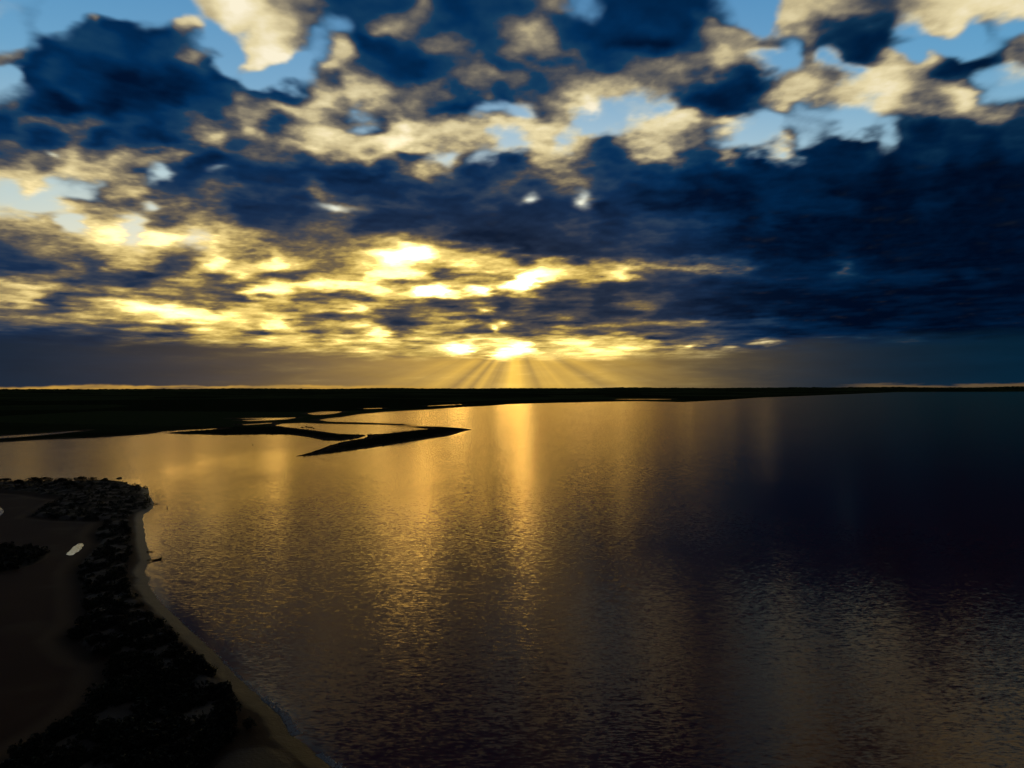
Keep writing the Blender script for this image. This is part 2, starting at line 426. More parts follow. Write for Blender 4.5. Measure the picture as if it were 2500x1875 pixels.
MAIN = [(-2600,1180),(-900,1115),(-300,1092),(0,1080),(113,1073),(226,1069.5),(339,1062),(390,1056.5),(447,1060.5),(545,1062.5),(640,1061),(707,1061.5),(754,1067.5),(791,1076),(834,1076.5),(870,1071),(893,1064),(888,1061),(827,1059),(790,1054),(762,1050),(711,1044),(671,1038.5),(690,1034.5),(740,1032.5),(798,1035),(870,1036),(942,1037.5),(1011,1039.3),(985,1035.5),(906,1032),(850,1030.5),(800,1029),(779,1025.5),(800,1021.5),(834,1018.5),(880,1011),(942,1005.5),(1000,1002),(1051,999.5),(1120,994.5),(1200,990.5),(1250,986.5),(1363,983.5),(1470,981),(1566,979.5),(1668,982),(1775,976.5),(1850,971),(1928,968),(2069,962.5),(2182,957.5),(2500,956.3),(3400,954),(5200,945)]
PONDS = [[(-900,1112),(-300,1083),(0,1064.5),(100,1058.5),(180,1052.5),(206,1051),(150,1058),(90,1063.5),(0,1070.5),(-300,1090),(-900,1120)],
         [(380,1057),(400,1053.5),(470,1049),(537,1045.8),(520,1048.5),(440,1054),(395,1057.5)],
         [(563,1021.8),(640,1020.3),(726,1018.8),(700,1024),(640,1027),(606,1028.2),(590,1026),(640,1023.2)],
         [(749,1009.5),(790,1004.3),(838,1004.6),(818,1009.5),(790,1012.5),(765,1013)],
         [(886,997.2),(932,996),(934,997.2),(890,998.4)],
         [(1040,991),(1100,988.2),(1160,986.3),(1100,989.2),(1045,991.8)],
         [(590,1036.5),(640,1033.5),(668,1032),(640,1035.5),(600,1038)],
         [(1500,974.8),(1600,974),(1660,975),(1600,975.6)]]
BAR = [(720,1114.5),(762,1112.5),(800,1108),(834,1103.5),(888,1096),(942,1088.5),(1000,1079),(1051,1070.5),(1085,1066),(1109,1061),(1125,1055),(1153,1049),(1140,1046.5),(1120,1044.2),(1069,1041.5),(1020,1041),(986,1041.2),(1010,1043.5),(1047,1047.3),(1000,1052),(942,1058.5),(915,1059.5),(896,1060.5),(897,1066),(888,1070),(860,1074.5),(834,1079),(805,1087),(783,1096),(765,1102),(747,1107.5)]
def north(poly):            # close the mainland far beyond the horizon
    P = list(gpoly(poly)); P += [(150000.0, 30000.0), (150000.0, 160000.0), (-150000.0, 160000.0), (-150000.0, 500.0)]
    return np.array(P)
p_main = north(ragged(MAIN[:-1], 0.5, 4, 3)[:-2] + [MAIN[-1]])
p_ponds = [gpoly(ragged(q, 0.6, 6 + i, 3)) for i, q in enumerate(PONDS)]
p_bar = gpoly(ragged(BAR, 0.5, 5, 3))

# ---- materials of the ground
def principled(t, out, **kw):
    n = t.nodes.new('ShaderNodeBsdfPrincipled')
    for key, v in kw.items(): put(t, n.inputs[key.replace('_', ' ')], v)
    t.links.new(n.outputs[0], out.inputs[0]); return n
def bump(t, h, strength, dist):
    n = t.nodes.new('ShaderNodeBump'); n.inputs['Strength'].default_value = strength; n.inputs['Distance'].default_value = dist
    put(t, n.inputs['Height'], h); return E(t, n.outputs[0])

m_near, t, out = new_mat("beach_and_mud")
geo = t.nodes.new('ShaderNodeNewGeometry'); P_ = E(t, geo.outputs['Position'])
ga = attr(t, 'ground'); veg, mud, wet = sep(E(t, ga.outputs['Color']))
n1, _ = noise(P_, 0.12, 5.0, 0.6); n2, _ = noise(P_, 1.6, 4.0, 0.6); n3, _ = noise(P_, 0.03, 3.0, 0.5)
sand = mix(n1, (0.098, 0.060, 0.032), (0.155, 0.100, 0.057))
sand = mix((n2 * 1.4 - 0.35).clamp(), sand, (0.14, 0.090, 0.050))
litter = mix(n2, (0.045, 0.038, 0.024), (0.11, 0.085, 0.052))
mudc = mix(n3, (0.090, 0.040, 0.022), (0.135, 0.066, 0.036))
mudc = mix(smooth(n3, 0.50, 0.70), mudc, (0.16, 0.095, 0.052))
c = mix(E(t, ga.outputs['Alpha']), sand, (0.26, 0.22, 0.17))
c = mix(wet, c, (0.065, 0.042, 0.028))
rim = (mud * (1.0 - mud) * 4.0).clamp()
c = mix(mud, c, mudc)
c = mix(rim * 0.7, c, (0.26, 0.165, 0.090))
c = mix((veg + (n2 - 0.5) * 0.9 * veg).clamp(), c, litter)
rgh = (0.9 - 0.45 * wet - 0.12 * mud).clamp()
pr = principled(t, out, Base_Color=c, Roughness=rgh)
put(t, pr.inputs['Specular IOR Level'], 0.08)
put(t, pr.inputs['Normal'], bump(t, n2, 0.5, 0.25))

m_far, t, out = new_mat("scrub_plain")
geo = t.nodes.new('ShaderNodeNewGeometry'); P_ = E(t, geo.outputs['Position'])
ga = attr(t, 'ground'); veg, mud, wet = sep(E(t, ga.outputs['Color']))
n1, _ = noise(P_, 0.0016, 5.0, 0.6); n2, _ = noise(P_, 0.02, 5.0, 0.6)
vo = t.nodes.new('ShaderNodeTexVoronoi'); vo.inputs['Scale'].default_value = 0.0011; put(t, vo.inputs['Vector'], P_)
pad = sep(E(t, vo.outputs['Color']))[0]
scrubc = mix(n2, (0.022, 0.034, 0.016), (0.052, 0.068, 0.032))
scrubc = mix(smooth(pad * 0.6 + n1 * 0.4, 0.50, 0.66), scrubc, (0.085, 0.115, 0.048))
sandc = mix(n2, (0.16, 0.115, 0.075), (0.30, 0.225, 0.155))
c = mix(veg, sandc, scrubc); c = mix(wet, c, (0.04, 0.03, 0.024))
pr = principled(t, out, Base_Color=c, Roughness=(0.95 - 0.5 * wet))
put(t, pr.inputs['Specular IOR Level'], 0.0)

# ---- the near spit: beach, scrubby dune and the mudflat behind it
cols = np.arange(-900, 1130, 3.0); rows = np.concatenate([np.arange(1166, 1300, 1.0), np.arange(1300, 1520, 1.8), np.arange(1520, 2090, 3.0)])
PX, PY = np.meshgrid(cols, rows)
D = np.stack([(PX - 1250) / FPX, -(PY - 937.5) / FPX, -np.ones_like(PX)], -1) @ CAMROT.T
tt = -H / D[..., 2]; GX, GY = D[..., 0] * tt, D[..., 1] * tt
def near_height(gx, gy, full=False):
    d = signed(gx, gy, p_near); dm = signed(gx, gy, p_mud); dscr = signed(gx, gy, p_scrub); di = signed(gx, gy, p_islet)
    d = d + 0.5 * fbm(gx * 0.25, gy * 0.25, 3)
    z = np.where(d < 0, d * 0.10, 0.13 * np.minimum(d, 7.0) + 0.02 * np.clip(d - 7, 0, 20))
    sc = sst(dscr, -2.0, 5.0); tip = sst(gy, 430, 470)
    z = z + sc * (0.35 + 0.9 * np.clip(fbm(gx * 0.07, gy * 0.07, 4) + 0.3, 0, None)) * sst(d, 2 - 2 * tip, 9 - 5 * tip)
    mm = sst(dm, -4.0, 3.0)
    z = z * (1 - mm) + mm * (0.30 + 0.05 * fbm(gx * 0.05, gy * 0.05, 3))
    ii = sst(di, -1.0, 3.0); z = z + 0.5 * ii
    if not full: return z
    gaps = sst(fbm(gx * 0.16 + 3, gy * 0.10, 4, 0.6), 0.02, 0.26) * 0.95
    for (sx, sy, rx, ry) in [(338,1533,50,10),(419,1590,40,16),(262,1566,50,10),(380,1651,70,10),(350,1741,50,10),(440,1843,80,14),(480,1780,60,16),(300,1600,60,8),(420,1545,40,10)]:
        cx, cy = gp(sx, sy); kx = cy / FPX; ky = cy * cy / (H * FPX)
        gaps = np.maximum(gaps, sst(-(((gx - cx) / (rx * kx)) ** 2 + ((gy - cy) / (ry * ky)) ** 2), -1.2, -0.2) * sst(fbm(gx * 0.3, gy * 0.3, 3), -0.35, 0.1))
    veg = np.clip(np.maximum(sst(dscr, -1.0, 2.0) * (1 - 0.92 * gaps), sst(di, -0.5, 1.5)), 0, 1)
    mud = sst(dm, -0.5, 9.0) * (1 - ii)
    wet = sst(-d, -6.0 - 2.0 * fbm(gx * 0.1, gy * 0.1, 2), -3.0)
    # damp hollow at the back of the beach, low in the picture
    cx, cy = gp(610, 1880); wet = np.maximum(wet, sst(-np.hypot((gx - cx) / 9.0, (gy - cy) / 7.5), -1.15, -0.75) * 0.9)
    return z, veg, mud, wet, d, dscr, gaps
Z, VEG, MUDM, WET, DS, DSC, GAPS = near_height(GX, GY, True)
V = np.stack([GX, GY, Z], -1).reshape(-1, 3)
f = grid_faces(*PX.shape); f = f[:, ::-1]
f = f[(V[f, 2].max(1) > -0.25)]
V2, f2, att = compact(V, f, np.stack([VEG, MUDM, WET, GAPS * sst(DSC, 0.0, 2.0)], -1).reshape(-1, 4))
near = mesh_obj("sandy_spit", V2, f2, m_near, smooth_=True); color_attr(near, 'ground', att); tag(near, kind="structure")

# ---- the far shore, the plain behind it and the curved sandbar
def far_sheet(name, cols, rows, dist_fn, hmax, seed, hills=False):
    PX, PY = np.meshgrid(cols, rows)
    D = np.stack([(PX - 1250) / FPX, -(PY - 937.5) / FPX, -np.ones_like(PX)], -1) @ CAMROT.T
    dz = np.minimum(D[..., 2], -H / 62000.0)
    tt = -H / dz; gx, gy = D[..., 0] * tt, D[..., 1] * tt
    d = dist_fn(gx, gy)
    r = np.hypot(gx, gy)
    bush = np.clip(fbm(gx * 0.05 + seed, gy * 0.05, 4, 0.6) + 0.15, 0, None)
    z = np.where(d < 0, d * 0.03, np.minimum(d * 0.03, 0.7)) + sst(d, 8, 30) * bush * hmax
    if hills:
        big = fbm(np.arctan2(gx, gy) * 9 + 3, np.log(r) * 2.0, 4, 0.5)
        z = z + sst(d, 60, 1500) * (3.0 + 3.0 * np.clip(fbm(gx * 0.004, gy * 0.004, 3), -1, 1))
        z = z + sst(r, 5000, 40000) * (72 + 60 * np.clip(big + 0.25, 0, None)) * sst(d, 300, 4000)
        z = z + sst(r, 9000, 30000) * sst(d, 300, 4000) * 34 * np.clip(fbm(np.arctan2(gx, gy) * 160, np.log(r) * 30, 3, 0.6) + 0.1, 0, None)
    veg = sst(d + 10 * fbm(gx * 0.03, gy * 0.03, 4), 5, 26); wet = sst(-d, -5, -1)
    V = np.stack([gx, gy, z], -1).reshape(-1, 3)
    f = grid_faces(*PX.shape)[:, ::-1]
    f = f[(V[f, 2].max(1) > -0.3)]
    V2, f2, att = compact(V, f, np.stack([veg, veg * 0, wet, np.ones_like(wet)], -1).reshape(-1, 4))
    o = mesh_obj(name, V2, f2, m_far, smooth_=True); color_attr(o, 'ground', att); tag(o, kind="structure")
    return o
def main_dist(gx, gy):
    d = signed(gx, gy, p_main) + 1.5 * fbm(gx * 0.02, gy * 0.02, 3)
    for q in p_ponds: d = np.minimum(d, -signed(gx, gy, q))
    return d
far_sheet("mainland", np.arange(-1500, 4000, 4.0), np.concatenate([950.0 + np.geomspace(0.9, 8, 34), np.arange(958.8, 1125, 0.8)]), main_dist, 1.6, 3.0, True)
far_sheet("sandbar", np.arange(700, 1176, 1.6), np.arange(1036, 1120, 0.5), lambda gx, gy: signed(gx, gy, p_bar), 1.1, 9.0)

# ---- the water
WR = np.concatenate([[0.0, 40.0], 70.0 * 1.016 ** np.arange(0, 270), 70.0 * 1.016 ** 270 * 1.12 ** np.arange(1, 26)])
WR = WR[WR < 88000]
wa = np.concatenate([np.arange(-180, -45, 4.0), np.arange(-45, 45, 0.22), np.arange(45, 180.1, 4.0)]); wa[-1] = 180
A, RR = np.meshgrid(np.radians(wa), WR)
gx, gy = RR * np.sin(A), RR * np.cos(A)
dn = np.maximum(np.maximum(signed(gx, gy, p_near), signed(gx, gy, p_bar)), main_dist(gx, gy))
sel = gpoly([(300,1180),(420,1200),(520,1260),(560,1330),(600,1420),(560,1500),(420,1420),(370,1300)])
calm = np.clip(1.0 - (-dn) / (4 + 0.015 * np.hypot(gx, gy)), 0, 1)
for (sx, sy, rx, ry, a) in [(480,1170,230,70,.55),(520,1125,260,30,.40),(700,1110,170,16,.30),(380,1300,70,120,.35),(600,1240,110,60,.25),(850,1050,150,14,.4),(640,1480,160,110,-.55),(590,1170,90,14,-.45),(640,1085,70,8,-.3),(700,1330,120,50,-.3),(1180,1200,70,180,-.15)]:
    cx, cy = gp(sx, sy); x1, _ = gp(sx + rx, sy); _, y1 = gp(sx, sy - ry); _, y0 = gp(sx, sy + ry)
    wx_, wy_ = gx + (x1 - cx) * 0.5 * fbm(gx * 1.2 / (x1 - cx), gy * 1.2 / (y1 - cy), 4, .55), gy + (y1 - cy) * 0.6 * fbm(gx * 1.2 / (x1 - cx) + 9, gy * 1.2 / (y1 - cy), 4, .55)
    calm = calm + a * np.exp(-((wx_ - cx) / (x1 - cx)) ** 2 - ((wy_ - cy) / (np.where(wy_ > cy, y1 - cy, cy - y0))) ** 2)
calm = calm + 0.60 * sst(np.arctan2(gx, gy) + 0.05 * fbm(gx * 0.004, gy * 0.002, 3), 0.05, 0.36) * sst(np.hypot(gx, gy), 190, 330)
V = np.stack([gx, gy, np.zeros_like(gx)], -1).reshape(-1, 3)
m_water, t, out = new_mat("lake_water")
geo = t.nodes.new('ShaderNodeNewGeometry'); P_ = E(t, geo.outputs['Position'])
wx, wy, _z = sep(P_)
ca = E(t, attr(t, 'calm').outputs['Fac'])
patch, _ = noise(comb(t, wx * 0.6, wy * 0.35), 0.022, 4.0, 0.55)
lane, _ = noise(comb(t, wx * 0.5 + wy * 0.35, wy * 0.08), 0.05, 3.0, 0.5)
patch = patch * 0.6 + lane * 0.4
amp = (1.0 - ca * 0.85 + (patch - 0.5) * 1.1).fn('MAXIMUM', 0.30).fn('MINIMUM', 1.5)
def slopes(sx, sy, sc, det, off):
    _, c_ = noise(comb(t, wx * sx + wy * 0.06 * sy + off, wy * sy, off), sc, det, 0.55)
    a, b, _ = sep(c_); return a - 0.5, b - 0.5
a1, b1 = slopes(0.30, 1.0, 2.3, 2.0, 3.1)
a2, b2 = slopes(0.35, 1.0, 0.65, 1.0, 9.7)
a3, b3 = slopes(0.5, 1.0, 7.0, 1.0, 5.0)
sx_ = (a1 * 0.15 + a2 * 0.05 + a3 * 0.07) * amp
sy_ = (b1 * 0.32 + b2 * 0.09 + b3 * 0.12) * amp
nn = t.nodes.new('ShaderNodeVectorMath'); nn.operation = 'NORMALIZE'
put(t, nn.inputs[0], comb(t, sx_, sy_, 1.0))
nv = E(t, nn.outputs[0])
fr = t.nodes.new('ShaderNodeFresnel'); fr.inputs['IOR'].default_value = 1.215; put(t, fr.inputs['Normal'], nv)
df = t.nodes.new('ShaderNodeBsdfDiffuse'); put(t, df.inputs['Color'], (0.165, 0.045, 0.080))
gl = t.nodes.new('ShaderNodeBsdfGlossy'); gl.distribution = 'BECKMANN'; put(t, gl.inputs['Color'], (1.0, 0.79, 0.56)); put(t, gl.inputs['Roughness'], (0.085 + 0.085 * amp)); put(t, gl.inputs['Normal'], nv)
mx = t.nodes.new('ShaderNodeMixShader'); put(t, mx.inputs[0], E(t, fr.outputs[0]))
t.links.new(df.outputs[0], mx.inputs[1]); t.links.new(gl.outputs[0], mx.inputs[2]); t.links.new(mx.outputs[0], out.inputs[0])
lake = mesh_obj("lake", V, grid_faces(len(WR), len(wa)), m_water, smooth_=True); float_attr(lake, 'calm', calm); tag(lake, kind="structure")
if lake.data.polygons[5000].normal.z < 0: lake.data.flip_normals()
for o in (near, bpy.data.objects["mainland"], bpy.data.objects["sandbar"]):
    if o.data.polygons[100].normal.z < 0: o.data.flip_normals()

# ------------------------------------------------------------------ plants, driftwood, pools and foam
rnd = random.Random(5)
m_leaf, t, out = new_mat("scrub_foliage")
geo = t.nodes.new('ShaderNodeNewGeometry'); oi = t.nodes.new('ShaderNodeObjectInfo')
n1, _ = noise(E(t, geo.outputs['Position']), 0.5, 2.0, 0.5)
leafc = mix((n1 * 0.7 + E(t, oi.outputs['Random']) * 0.3).clamp(), (0.030, 0.036, 0.020), (0.12, 0.115, 0.065))
pr = principled(t, out, Base_Color=leafc, Roughness=0.8); put(t, pr.inputs['Specular IOR Level'], 0.2)
m_bark, t, out = new_mat("weathered_bark")
geo = t.nodes.new('ShaderNodeNewGeometry'); n1, _ = noise(E(t, geo.outputs['Position']), 6.0, 4.0, 0.6)
pr = principled(t, out, Base_Color=mix(n1, (0.030, 0.024, 0.018), (0.085, 0.070, 0.055)), Roughness=0.9); put(t, pr.inputs['Specular IOR Level'], 0.2)

def leaf_mesh(clumps, n, size, rs, flat=0.6):
    """n leaf sprays spread over the shells of several clumps (centre, radii)"""
    C = np.array([c[0] for c in clumps], float); Rr = np.array([c[1] for c in clumps], float)
    w = Rr.prod(1) ** (2 / 3); k = rs.choice(len(clumps), n, p=w / w.sum())
    d = rs.randn(n, 3); d /= np.linalg.norm(d, axis=1)[:, None]
    rad = rs.uniform(0.55, 1.08, n) ** 0.7
    c = C[k] + d * Rr[k] * rad[:, None]
    a = rs.randn(n, 3); a[:, 2] *= flat; a /= np.linalg.norm(a, axis=1)[:, None]
    b = np.cross(a, rs.randn(n, 3)); b /= np.linalg.norm(b, axis=1)[:, None] + 1e-9
    s = size * rs.uniform(0.6, 1.4, (n, 1))
    p = np.stack([c - a * s, c - b * s * 0.5, c + a * s, c + b * s * 0.5], 1).reshape(-1, 3)
    return p, np.arange(n * 4).reshape(n, 4)
def tube(path, radii, seg=6):
    path = np.array(path, float); V, Fc = [], []
    for i, p in enumerate(path):
        tn = path[min(i + 1, len(path) - 1)] - path[max(i - 1, 0)]; tn /= np.linalg.norm(tn)
        u = np.cross(tn, (0.3, 0.1, 1) if abs(tn[2]) < 0.9 else (1, 0, 0)); u /= np.linalg.norm(u); w = np.cross(tn, u)
        for k in range(seg):
            a = 2 * math.pi * k / seg; V.append(p + radii[i] * (math.cos(a) * u + math.sin(a) * w))
    for i in range(len(path) - 1):
        for k in range(seg):
            j = i * seg; Fc.append((j + k, j + (k + 1) % seg, j + seg + (k + 1) % seg, j + seg + k))
    Fc.append(tuple(range(seg))[::-1]); Fc.append(tuple(range((len(path) - 1) * seg, len(path) * seg)))
    return V, Fc
def join(parts):
    V, Fc = [], []
    for v, f in parts:
        o = len(V); V += [tuple(q) for q in v]; Fc += [tuple(int(i) + o for i in q) for q in f]
    return V, Fc
def empty(name, loc):
    o = bpy.data.objects.new(name, None); o.empty_display_size = 0.5; o.location = loc; col.objects.link(o); return o
def ground_z(x, y): return float(near_height(np.array([x]), np.array([y]))[0])

# ---- trees: crooked stem forking to a broad flat-bottomed crown
def tree(name, base, height, width, seed, label, group=None, dens=1.0, lean=0.0, umbrella=0.5, leaf=0.30):
    rs = np.random.RandomState(seed); root = empty(name, base)
    hb = height * (1 - umbrella)
    parts = []; tips = []
    trunk = [(0, 0, -0.4), (0.05 * lean + 0.1, 0, hb * 0.5), (lean * 0.5, 0.1, hb)]
    parts.append(tube(trunk, [0.24 * height / 6, 0.19 * height / 6, 0.14 * height / 6]))
    nb = 7
    for i in range(nb):
        a = 2 * math.pi * i / nb + rs.rand() * 0.5; rr = width * 0.5 * (0.35 + 0.5 * rs.rand())
        tip = np.array([lean + rr * math.cos(a), rr * math.sin(a), height * (0.74 + 0.16 * rs.rand() - 0.22 * (rr / width))])
        st = np.array(trunk[2]) - np.array([0, 0, 0.25 * hb * rs.rand()])
        mid = (st + tip) / 2 + np.array([0, 0, -0.08 * height])
        parts.append(tube([st, mid, tip], [0.10 * height / 6, 0.07 * height / 6, 0.03], 5)); tips.append(tip)
    v, f = join(parts); mesh_obj("trunk", v, f, m_bark, root)
    clumps = [(tp + np.array([0, 0, 0.02 * height]), (width * (0.16 + 0.10 * rs.rand()), width * (0.16 + 0.10 * rs.rand()), height * umbrella * (0.26 + 0.20 * rs.rand()))) for tp in tips]
    clumps += [(np.array([lean + width * 0.2 * rs.randn() * 0.6, width * 0.2 * rs.randn() * 0.6, height * (0.88 + 0.05 * rs.rand())]), (width * 0.20, width * 0.20, height * umbrella * 0.32)) for _ in range(4)]
    p, f = leaf_mesh(clumps, int(900 * dens), leaf, rs); mesh_obj("crown", p, f, m_leaf, root)
    return tag(root, label, "tree", group)
TREES = [  # photograph x, x of crown, foot y, height, width, density, lean, umbrella share, label
 (8,1187,5.6,7.0,1.0,.6,.38,"small flat-topped tree leaning at the left edge of the near point"),
 (84,1188,7.2,8.5,1.3,0,.55,"broad dark tree, left one of the tallest clump on the near point"),
 (111,1188,7.0,8.0,1.0,.3,.55,"tree with light showing through its crown, second in the tallest clump on the point"),
 (150,1189,6.8,10.0,1.4,0,.55,"widest dark rounded tree, just right of the tallest clump on the near point"),
 (195,1188,6.8,7.0,1.2,.2,.55,"dark tree with raised crown in the middle of the near point"),
 (224,1188,6.9,6.5,.45,.4,.6,"thin-leaved airy tree beside the raised dark tree on the near point"),
 (256,1185,5.2,3.6,.8,.2,.5,"small square-topped tree standing alone towards the tip of the point"),
 (288,1180,4.0,2.8,.5,.8,.45,"tiny arched tree nearest the water at the tip of the point"),
 (45,1192,5.0,6.0,1.2,0,.6,"low dark tree between the leaning tree and the tallest clump"),
 (172,1194,4.8,7.0,1.2,0,.6,"low spreading tree in front of the wide rounded tree on the point"),
]
for i, (px, py, hh, ww, de, le, um, lb) in enumerate(TREES):
    x, y = gp(px, py); tree("coastal_tree", (x, y, ground_z(x, y)), hh * 0.64, ww * 1.15, 20 + i, lb, "trees on the near point", de * 1.3, le, min(0.85, um + 0.22))
for i, (px, py, hh, ww, lb) in enumerate([
 (738.5,1050,5.0,5.6,"leftmost of the small umbrella trees on the far sandbar"),
 (747.5,1050,6.4,6.0,"tallest umbrella tree in the cluster on the far sandbar"),
 (753.5,1050.2,5.4,4.6,"umbrella tree in the middle of the cluster on the far sandbar"),
 (760,1050.4,5.4,6.2,"wide umbrella tree right of the middle of the sandbar cluster"),
 (765.5,1051,4.2,3.6,"smallest rightmost umbrella tree of the sandbar cluster")]):
    x, y = gp(px, py); tree("umbrella_tree", (x, y, 0.4), hh, ww, 50 + i, lb, "umbrella trees on the far sandbar", .45, .1, .36, .34)

# ---- scrub: the thick of it as one mass, the bushes along its edges one by one
def scatter(n, seed):
    rs = np.random.RandomState(seed); q = []
    while len(q) < n:
        px = rs.uniform(-60, 600, 4000); u = rs.rand(4000)
        py = 1178 + 740 * u ** 1.0
        D = np.stack([(px - 1250) / FPX, -(py - 937.5) / FPX, -np.ones_like(px)], -1) @ CAMROT.T
        tt = -H / D[:, 2]; gx, gy = D[:, 0] * tt, D[:, 1] * tt
        z, veg, mud, wet, d, dscr, gaps = near_height(gx, gy, True)
        m = (veg > rs.uniform(0.35, 1.0, 4000)) & (d > np.where(gy > 440, 0.4, 2))
        q += list(zip(gx[m], gy[m], z[m], dscr[m], py[m], gaps[m]))
    return q[:n]
spots = scatter(4300, 3)
rs = np.random.RandomState(8)
LV, LF, off = [], [], 0
edge = []; n_islet = 0
for (x, y, z, ds, py, gp_) in spots:
    if ds < 3.2 and py > 1262 and len(edge) < 150:
        on = ds < -4
        n_islet += on
        if not on or n_islet <= 12: edge.append((x, y, z)); continue
    s = float(np.clip(np.exp(rs.normal(-0.22, 0.48)), 0.3, 2.3)); hgt = s * rs.uniform(0.5, 1.3)
    cl = [((x + rs.uniform(-.5, .5) * s, y + rs.uniform(-.5, .5) * s, z + hgt * 0.5), (s * rs.uniform(.5, .9), s * rs.uniform(.5, .9), hgt * 0.6)) for _ in range(2)]
    p, f = leaf_mesh(cl, 46, 0.20 * s + 0.07, rs)
    LV.append(p); LF.append(f + off); off += len(p)
sc = mesh_obj("scrub", np.concatenate(LV), np.concatenate(LF), m_leaf)
tag(sc, "dense dark scrub matted over the near sandy spit", "scrub", kind="stuff")

def shrub_parts(seed, squash):
    rs = np.random.RandomState(seed)
    cl = [((rs.uniform(-.45, .45), rs.uniform(-.45, .45), rs.uniform(.35, .75)), (rs.uniform(.35, .6), rs.uniform(.35, .6), rs.uniform(.28, .45) * squash)) for _ in range(6)]
    p, f = leaf_mesh(cl, 260, 0.12, rs)
    fo = mesh_obj("foliage", p, f, m_leaf, link=False)
    v, f = join([tube([(0, 0, -.25), (c[0][0] * .4, c[0][1] * .4, .25), c[0]], [.05, .035, .012], 5) for c in cl])
    return fo, mesh_obj("stem", v, f, m_bark, link=False)
kinds = [shrub_parts(70 + i, (1.0, .8, 1.2)[i % 3]) for i in range(6)]
def shrub(x, y, z, s, rz, kind, label, group=None):
    root = empty("shrub", (x, y, z)); root.scale = (s, s, s); root.rotation_euler.z = rz
    for src in kinds[kind]:
        c = src.copy(); col.objects.link(c); c.parent = root
    return tag(root, label, "shrub", group)
y_log, y_mid = gp(370, 1368)[1], gp(450, 1600)[1]
for (x, y, z) in edge:
    sh_d = signed(np.array([x]), np.array([y]), p_near)[0]; mu_d = signed(np.array([x]), np.array([y]), p_mud)[0]
    isl = signed(np.array([x]), np.array([y]), p_islet)[0] > -2
    where = "on the dark islet in the mudflat" if isl else ("beside the beach" if sh_d < -mu_d else "beside the mudflat")
    part = "beyond the fallen tree" if y > y_log else ("midway along the spit" if y > y_mid else "at the near foot of the spit")
    sz = rs.uniform(1.0, 2.0); word = "small dark shrub " if sz < 1.3 else ("mid-sized dark shrub " if sz < 1.65 else "large dark shrub ")
    shrub(x, y, z, sz, rs.uniform(0, 6), rs.randint(6), word + where + ("" if isl else ", " + part), "shrubs along the margin of the scrub")
x, y = gp(603, 1790); shrub(x, y, ground_z(x, y), 2.0, 1.0, 0, "lone rounded bush standing out on the open beach")
x, y = gp(572, 1806); shrub(x, y, ground_z(x, y), 1.1, 2.0, 3, "low bush just left of the lone rounded bush on the beach")
x, y = gp(512, 1650); shrub(x, y, ground_z(x, y), 1.7, 4.0, 2, "spiky taller bush jutting from the scrub edge towards the beach")

# low saltbush that darkens the far bar and shore
LV, LF, off = [], [], 0
rs = np.random.RandomState(31)
cand = np.array([gp(a_, b_) for a_, b_ in zip(rs.uniform(400, 1150, 6000), rs.uniform(1036, 1114, 6000))])
dd = np.maximum(signed(cand[:, 0], cand[:, 1], p_bar), main_dist(cand[:, 0], cand[:, 1]))
for x, y in cand[(dd > 5) & (dd < 60)][:1500]:
    s = rs.uniform(0.7, 1.7)
    p, f = leaf_mesh([((x, y, 0.5 + 0.45 * s), (s * 1.4, s * 1.4, s * 0.6))], 18, 0.5, rs)
    LV.append(p); LF.append(f + off); off += len(p)
tag(mesh_obj("saltbush", np.concatenate(LV), np.concatenate(LF), m_leaf), "low saltbush covering the far sandbars", "saltbush", kind="stuff")

# ---- driftwood
def wood(name, pts, rad, label, extra=(), seg=8):
    o = np.array(pts[0]); parts = [tube([np.array(p) - o for p in pts], rad, seg)]
    root = empty(name, tuple(o))
    v, f = join(parts); lg = mesh_obj("log", v, f, m_bark, root, smooth_=True)
    for pth, rr in extra:
        v, f = tube([np.array(p) - o for p in pth], rr, 6); mesh_obj("root" if "root" in label else "branch", v, f, m_bark, lg)
    return tag(root, label, "driftwood")
x0, y0 = gp(358, 1372); x1, y1 = gp(391, 1366)
roots = []
rs = np.random.RandomState(3)
for k in range(9):
    a = 2 * math.pi * k / 9; e = np.array([1.1 * math.cos(a) + 0.3, 0.3 + 0.5 * rs.rand(), 1.1 * math.sin(a)]) * rs.uniform(0.8, 1.4)
    b = np.array([x1, y1, 0.25]); roots.append(([b, b + e * 0.55 + (0, 0, .05), b + e + (0, 0, .15 * math.sin(a))], [0.16, 0.09, 0.03]))
wood("fallen_tree", [(x0, y0, 0.70), ((x0 + x1) / 2, (y0 + y1) / 2, 0.28), (x1, y1, 0.22)], [0.16, 0.28, 0.36], "fallen dead tree lying from the beach into the lake with its roots splayed", roots)
x0, y0 = gp(358, 1349); x1, y1 = gp(379, 1346)
wood("drift_log", [(x0, y0, 0.35), ((x0 + x1) / 2, (y0 + y1) / 2, 0.22), (x1, y1, 0.28)], [0.22, 0.17, 0.05], "thin driftwood pole reaching off the beach above the fallen tree",
     [([((x0 + x1) / 2, (y0 + y1) / 2, 0.25), ((x0 + 2 * x1) / 3, (y0 + 2 * y1) / 3 + .5, 0.8)], [0.08, 0.02])])
x0, y0 = gp(374, 1231.5); x1, y1 = gp(389, 1231)
wood("drift_log", [(x0, y0, 0.5), ((x0 + x1) / 2, (y0 + y1) / 2, 0.3), (x1, y1, 0.15)], [0.25, 0.2, 0.08], "driftwood branch sticking out from the tip of the near point",
     [([((x0 + x1) / 2, (y0 + y1) / 2, 0.3), ((x0 + 2 * x1) / 3, y1 - 1.0, 0.7)], [0.09, 0.03])])
x0, y0 = gp(408, 1241)
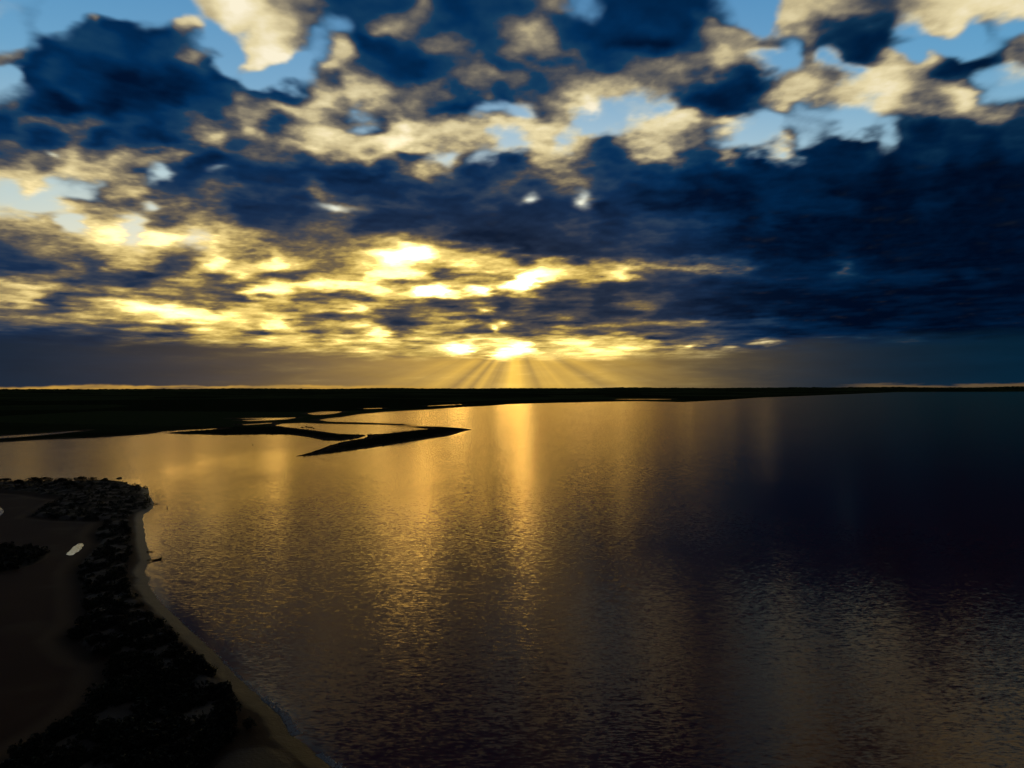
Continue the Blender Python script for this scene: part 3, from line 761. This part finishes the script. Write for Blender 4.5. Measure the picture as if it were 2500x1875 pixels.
wood("snag", [(x0, y0, -0.4), (x0 + .1, y0, 0.6), (x0 - .15, y0 + .1, 1.5)], [0.28, 0.2, 0.08], "dead snag standing in the lake just off the near point",
     [([(x0 + .1, y0, 0.6), (x0 + .55, y0, 1.1)], [0.1, 0.04]), ([(x0 + .05, y0, 0.3), (x0 - .7, y0 - .3, 0.5)], [0.1, 0.03])])
x0, y0 = gp(617, 1087)
wood("snag", [(x0, y0, -0.5), (x0 + .1, y0, 0.6), (x0 + .3, y0, 1.4)], [0.45, 0.35, 0.15], "tiny dark stump showing above the open water beyond the near point",
     [([(x0 + .1, y0, 0.5), (x0 - .8, y0, 0.9)], [0.2, 0.06])])

# ---- pools left on the mudflat
m_pool, t, out = new_mat("still_pool")
geo = t.nodes.new('ShaderNodeNewGeometry'); n1, nc = noise(E(t, geo.outputs['Position']), 1.5, 2.0, 0.5)
a, b, _ = sep(nc)
nn = t.nodes.new('ShaderNodeVectorMath'); nn.operation = 'NORMALIZE'; put(t, nn.inputs[0], comb(t, (a - .5) * .05, (b - .5) * .07, 1.0))
principled(t, out, Base_Color=(0.05, 0.028, 0.02), Roughness=0.05, IOR=1.33, Normal=E(t, nn.outputs[0]))
def pool(name, pts, seed):
    q = gpoly(ragged(pts, 1.5, seed, 6)); zz = max(ground_z(x, y) for x, y in q) + 0.05
    V = np.concatenate([np.c_[q, np.full(len(q), zz)]])
    o = mesh_obj(name, V, [list(range(len(q)))], m_pool); tag(o, kind="structure")
    if o.data.polygons[0].normal.z < 0: o.data.flip_normals()
pool("pool", [(161,1355),(170,1346),(180,1336),(190,1330),(203,1328),(204,1334),(196,1344),(188,1350),(178,1357),(168,1358)], 1)
pool("pool", [(-60,1250),(-20,1238),(0,1240),(8,1245),(9,1252),(2,1260),(-20,1268),(-60,1275)], 2)

# ---- foam where the ripples break on the sand
m_foam, t, out = new_mat("foam")
geo = t.nodes.new('ShaderNodeNewGeometry'); n1, _ = noise(E(t, geo.outputs['Position']), 9.0, 3.0, 0.6)
principled(t, out, Base_Color=mix(n1, (0.55, 0.60, 0.64), (0.80, 0.82, 0.84)), Roughness=0.7)
rs = np.random.RandomState(12); FV, FF = [], []; off = 0
sh = p_near
def along(i0, i1, n, spread, size, lift):
    global off
    for _ in range(n):
        i = rs.randint(i0, i1); u = rs.rand(); a, b = sh[i], sh[i + 1]
        tn = (b - a) / (np.linalg.norm(b - a) + 1e-9); nr = np.array([-tn[1], tn[0]])
        c = a + (b - a) * u + nr * rs.normal(0.35, spread)
        kk = rs.randint(5, 8); an = np.sort(rs.rand(kk)) * 2 * np.pi; r = size * rs.uniform(0.4, 1.3) * rs.uniform(0.6, 1.2, kk)
        ring = np.c_[c[0] + r * np.cos(an) * 1.0, c[1] + r * np.sin(an) * 1.5]
        v = np.concatenate([np.c_[ring, np.full(kk, 0.02)], [[c[0], c[1], 0.03 + lift * rs.uniform(.3, 1)]]])
        FV.append(v); FF.extend([(off + k, off + (k + 1) % kk, off + kk) for k in range(kk)]); off += kk + 1
near_i = lambda px, py: int(np.argmin(np.hypot(sh[:, 0] - gp(px, py)[0], sh[:, 1] - gp(px, py)[1])))
along(near_i(540, 1612), near_i(640, 1708), 340, 0.28, 0.16, 0.05)
along(near_i(630, 1700), near_i(720, 1800), 950, 0.55, 0.20, 0.12)
along(near_i(770, 1842), near_i(870, 1910), 500, 0.45, 0.20, 0.10)
along(near_i(352, 1290), near_i(545, 1615), 420, 0.18, 0.14, 0.03)
fo = mesh_obj("shore_foam", np.concatenate(FV), FF, m_foam)
tag(fo, "thin broken line of foam along the near beach", "foam", kind="stuff")
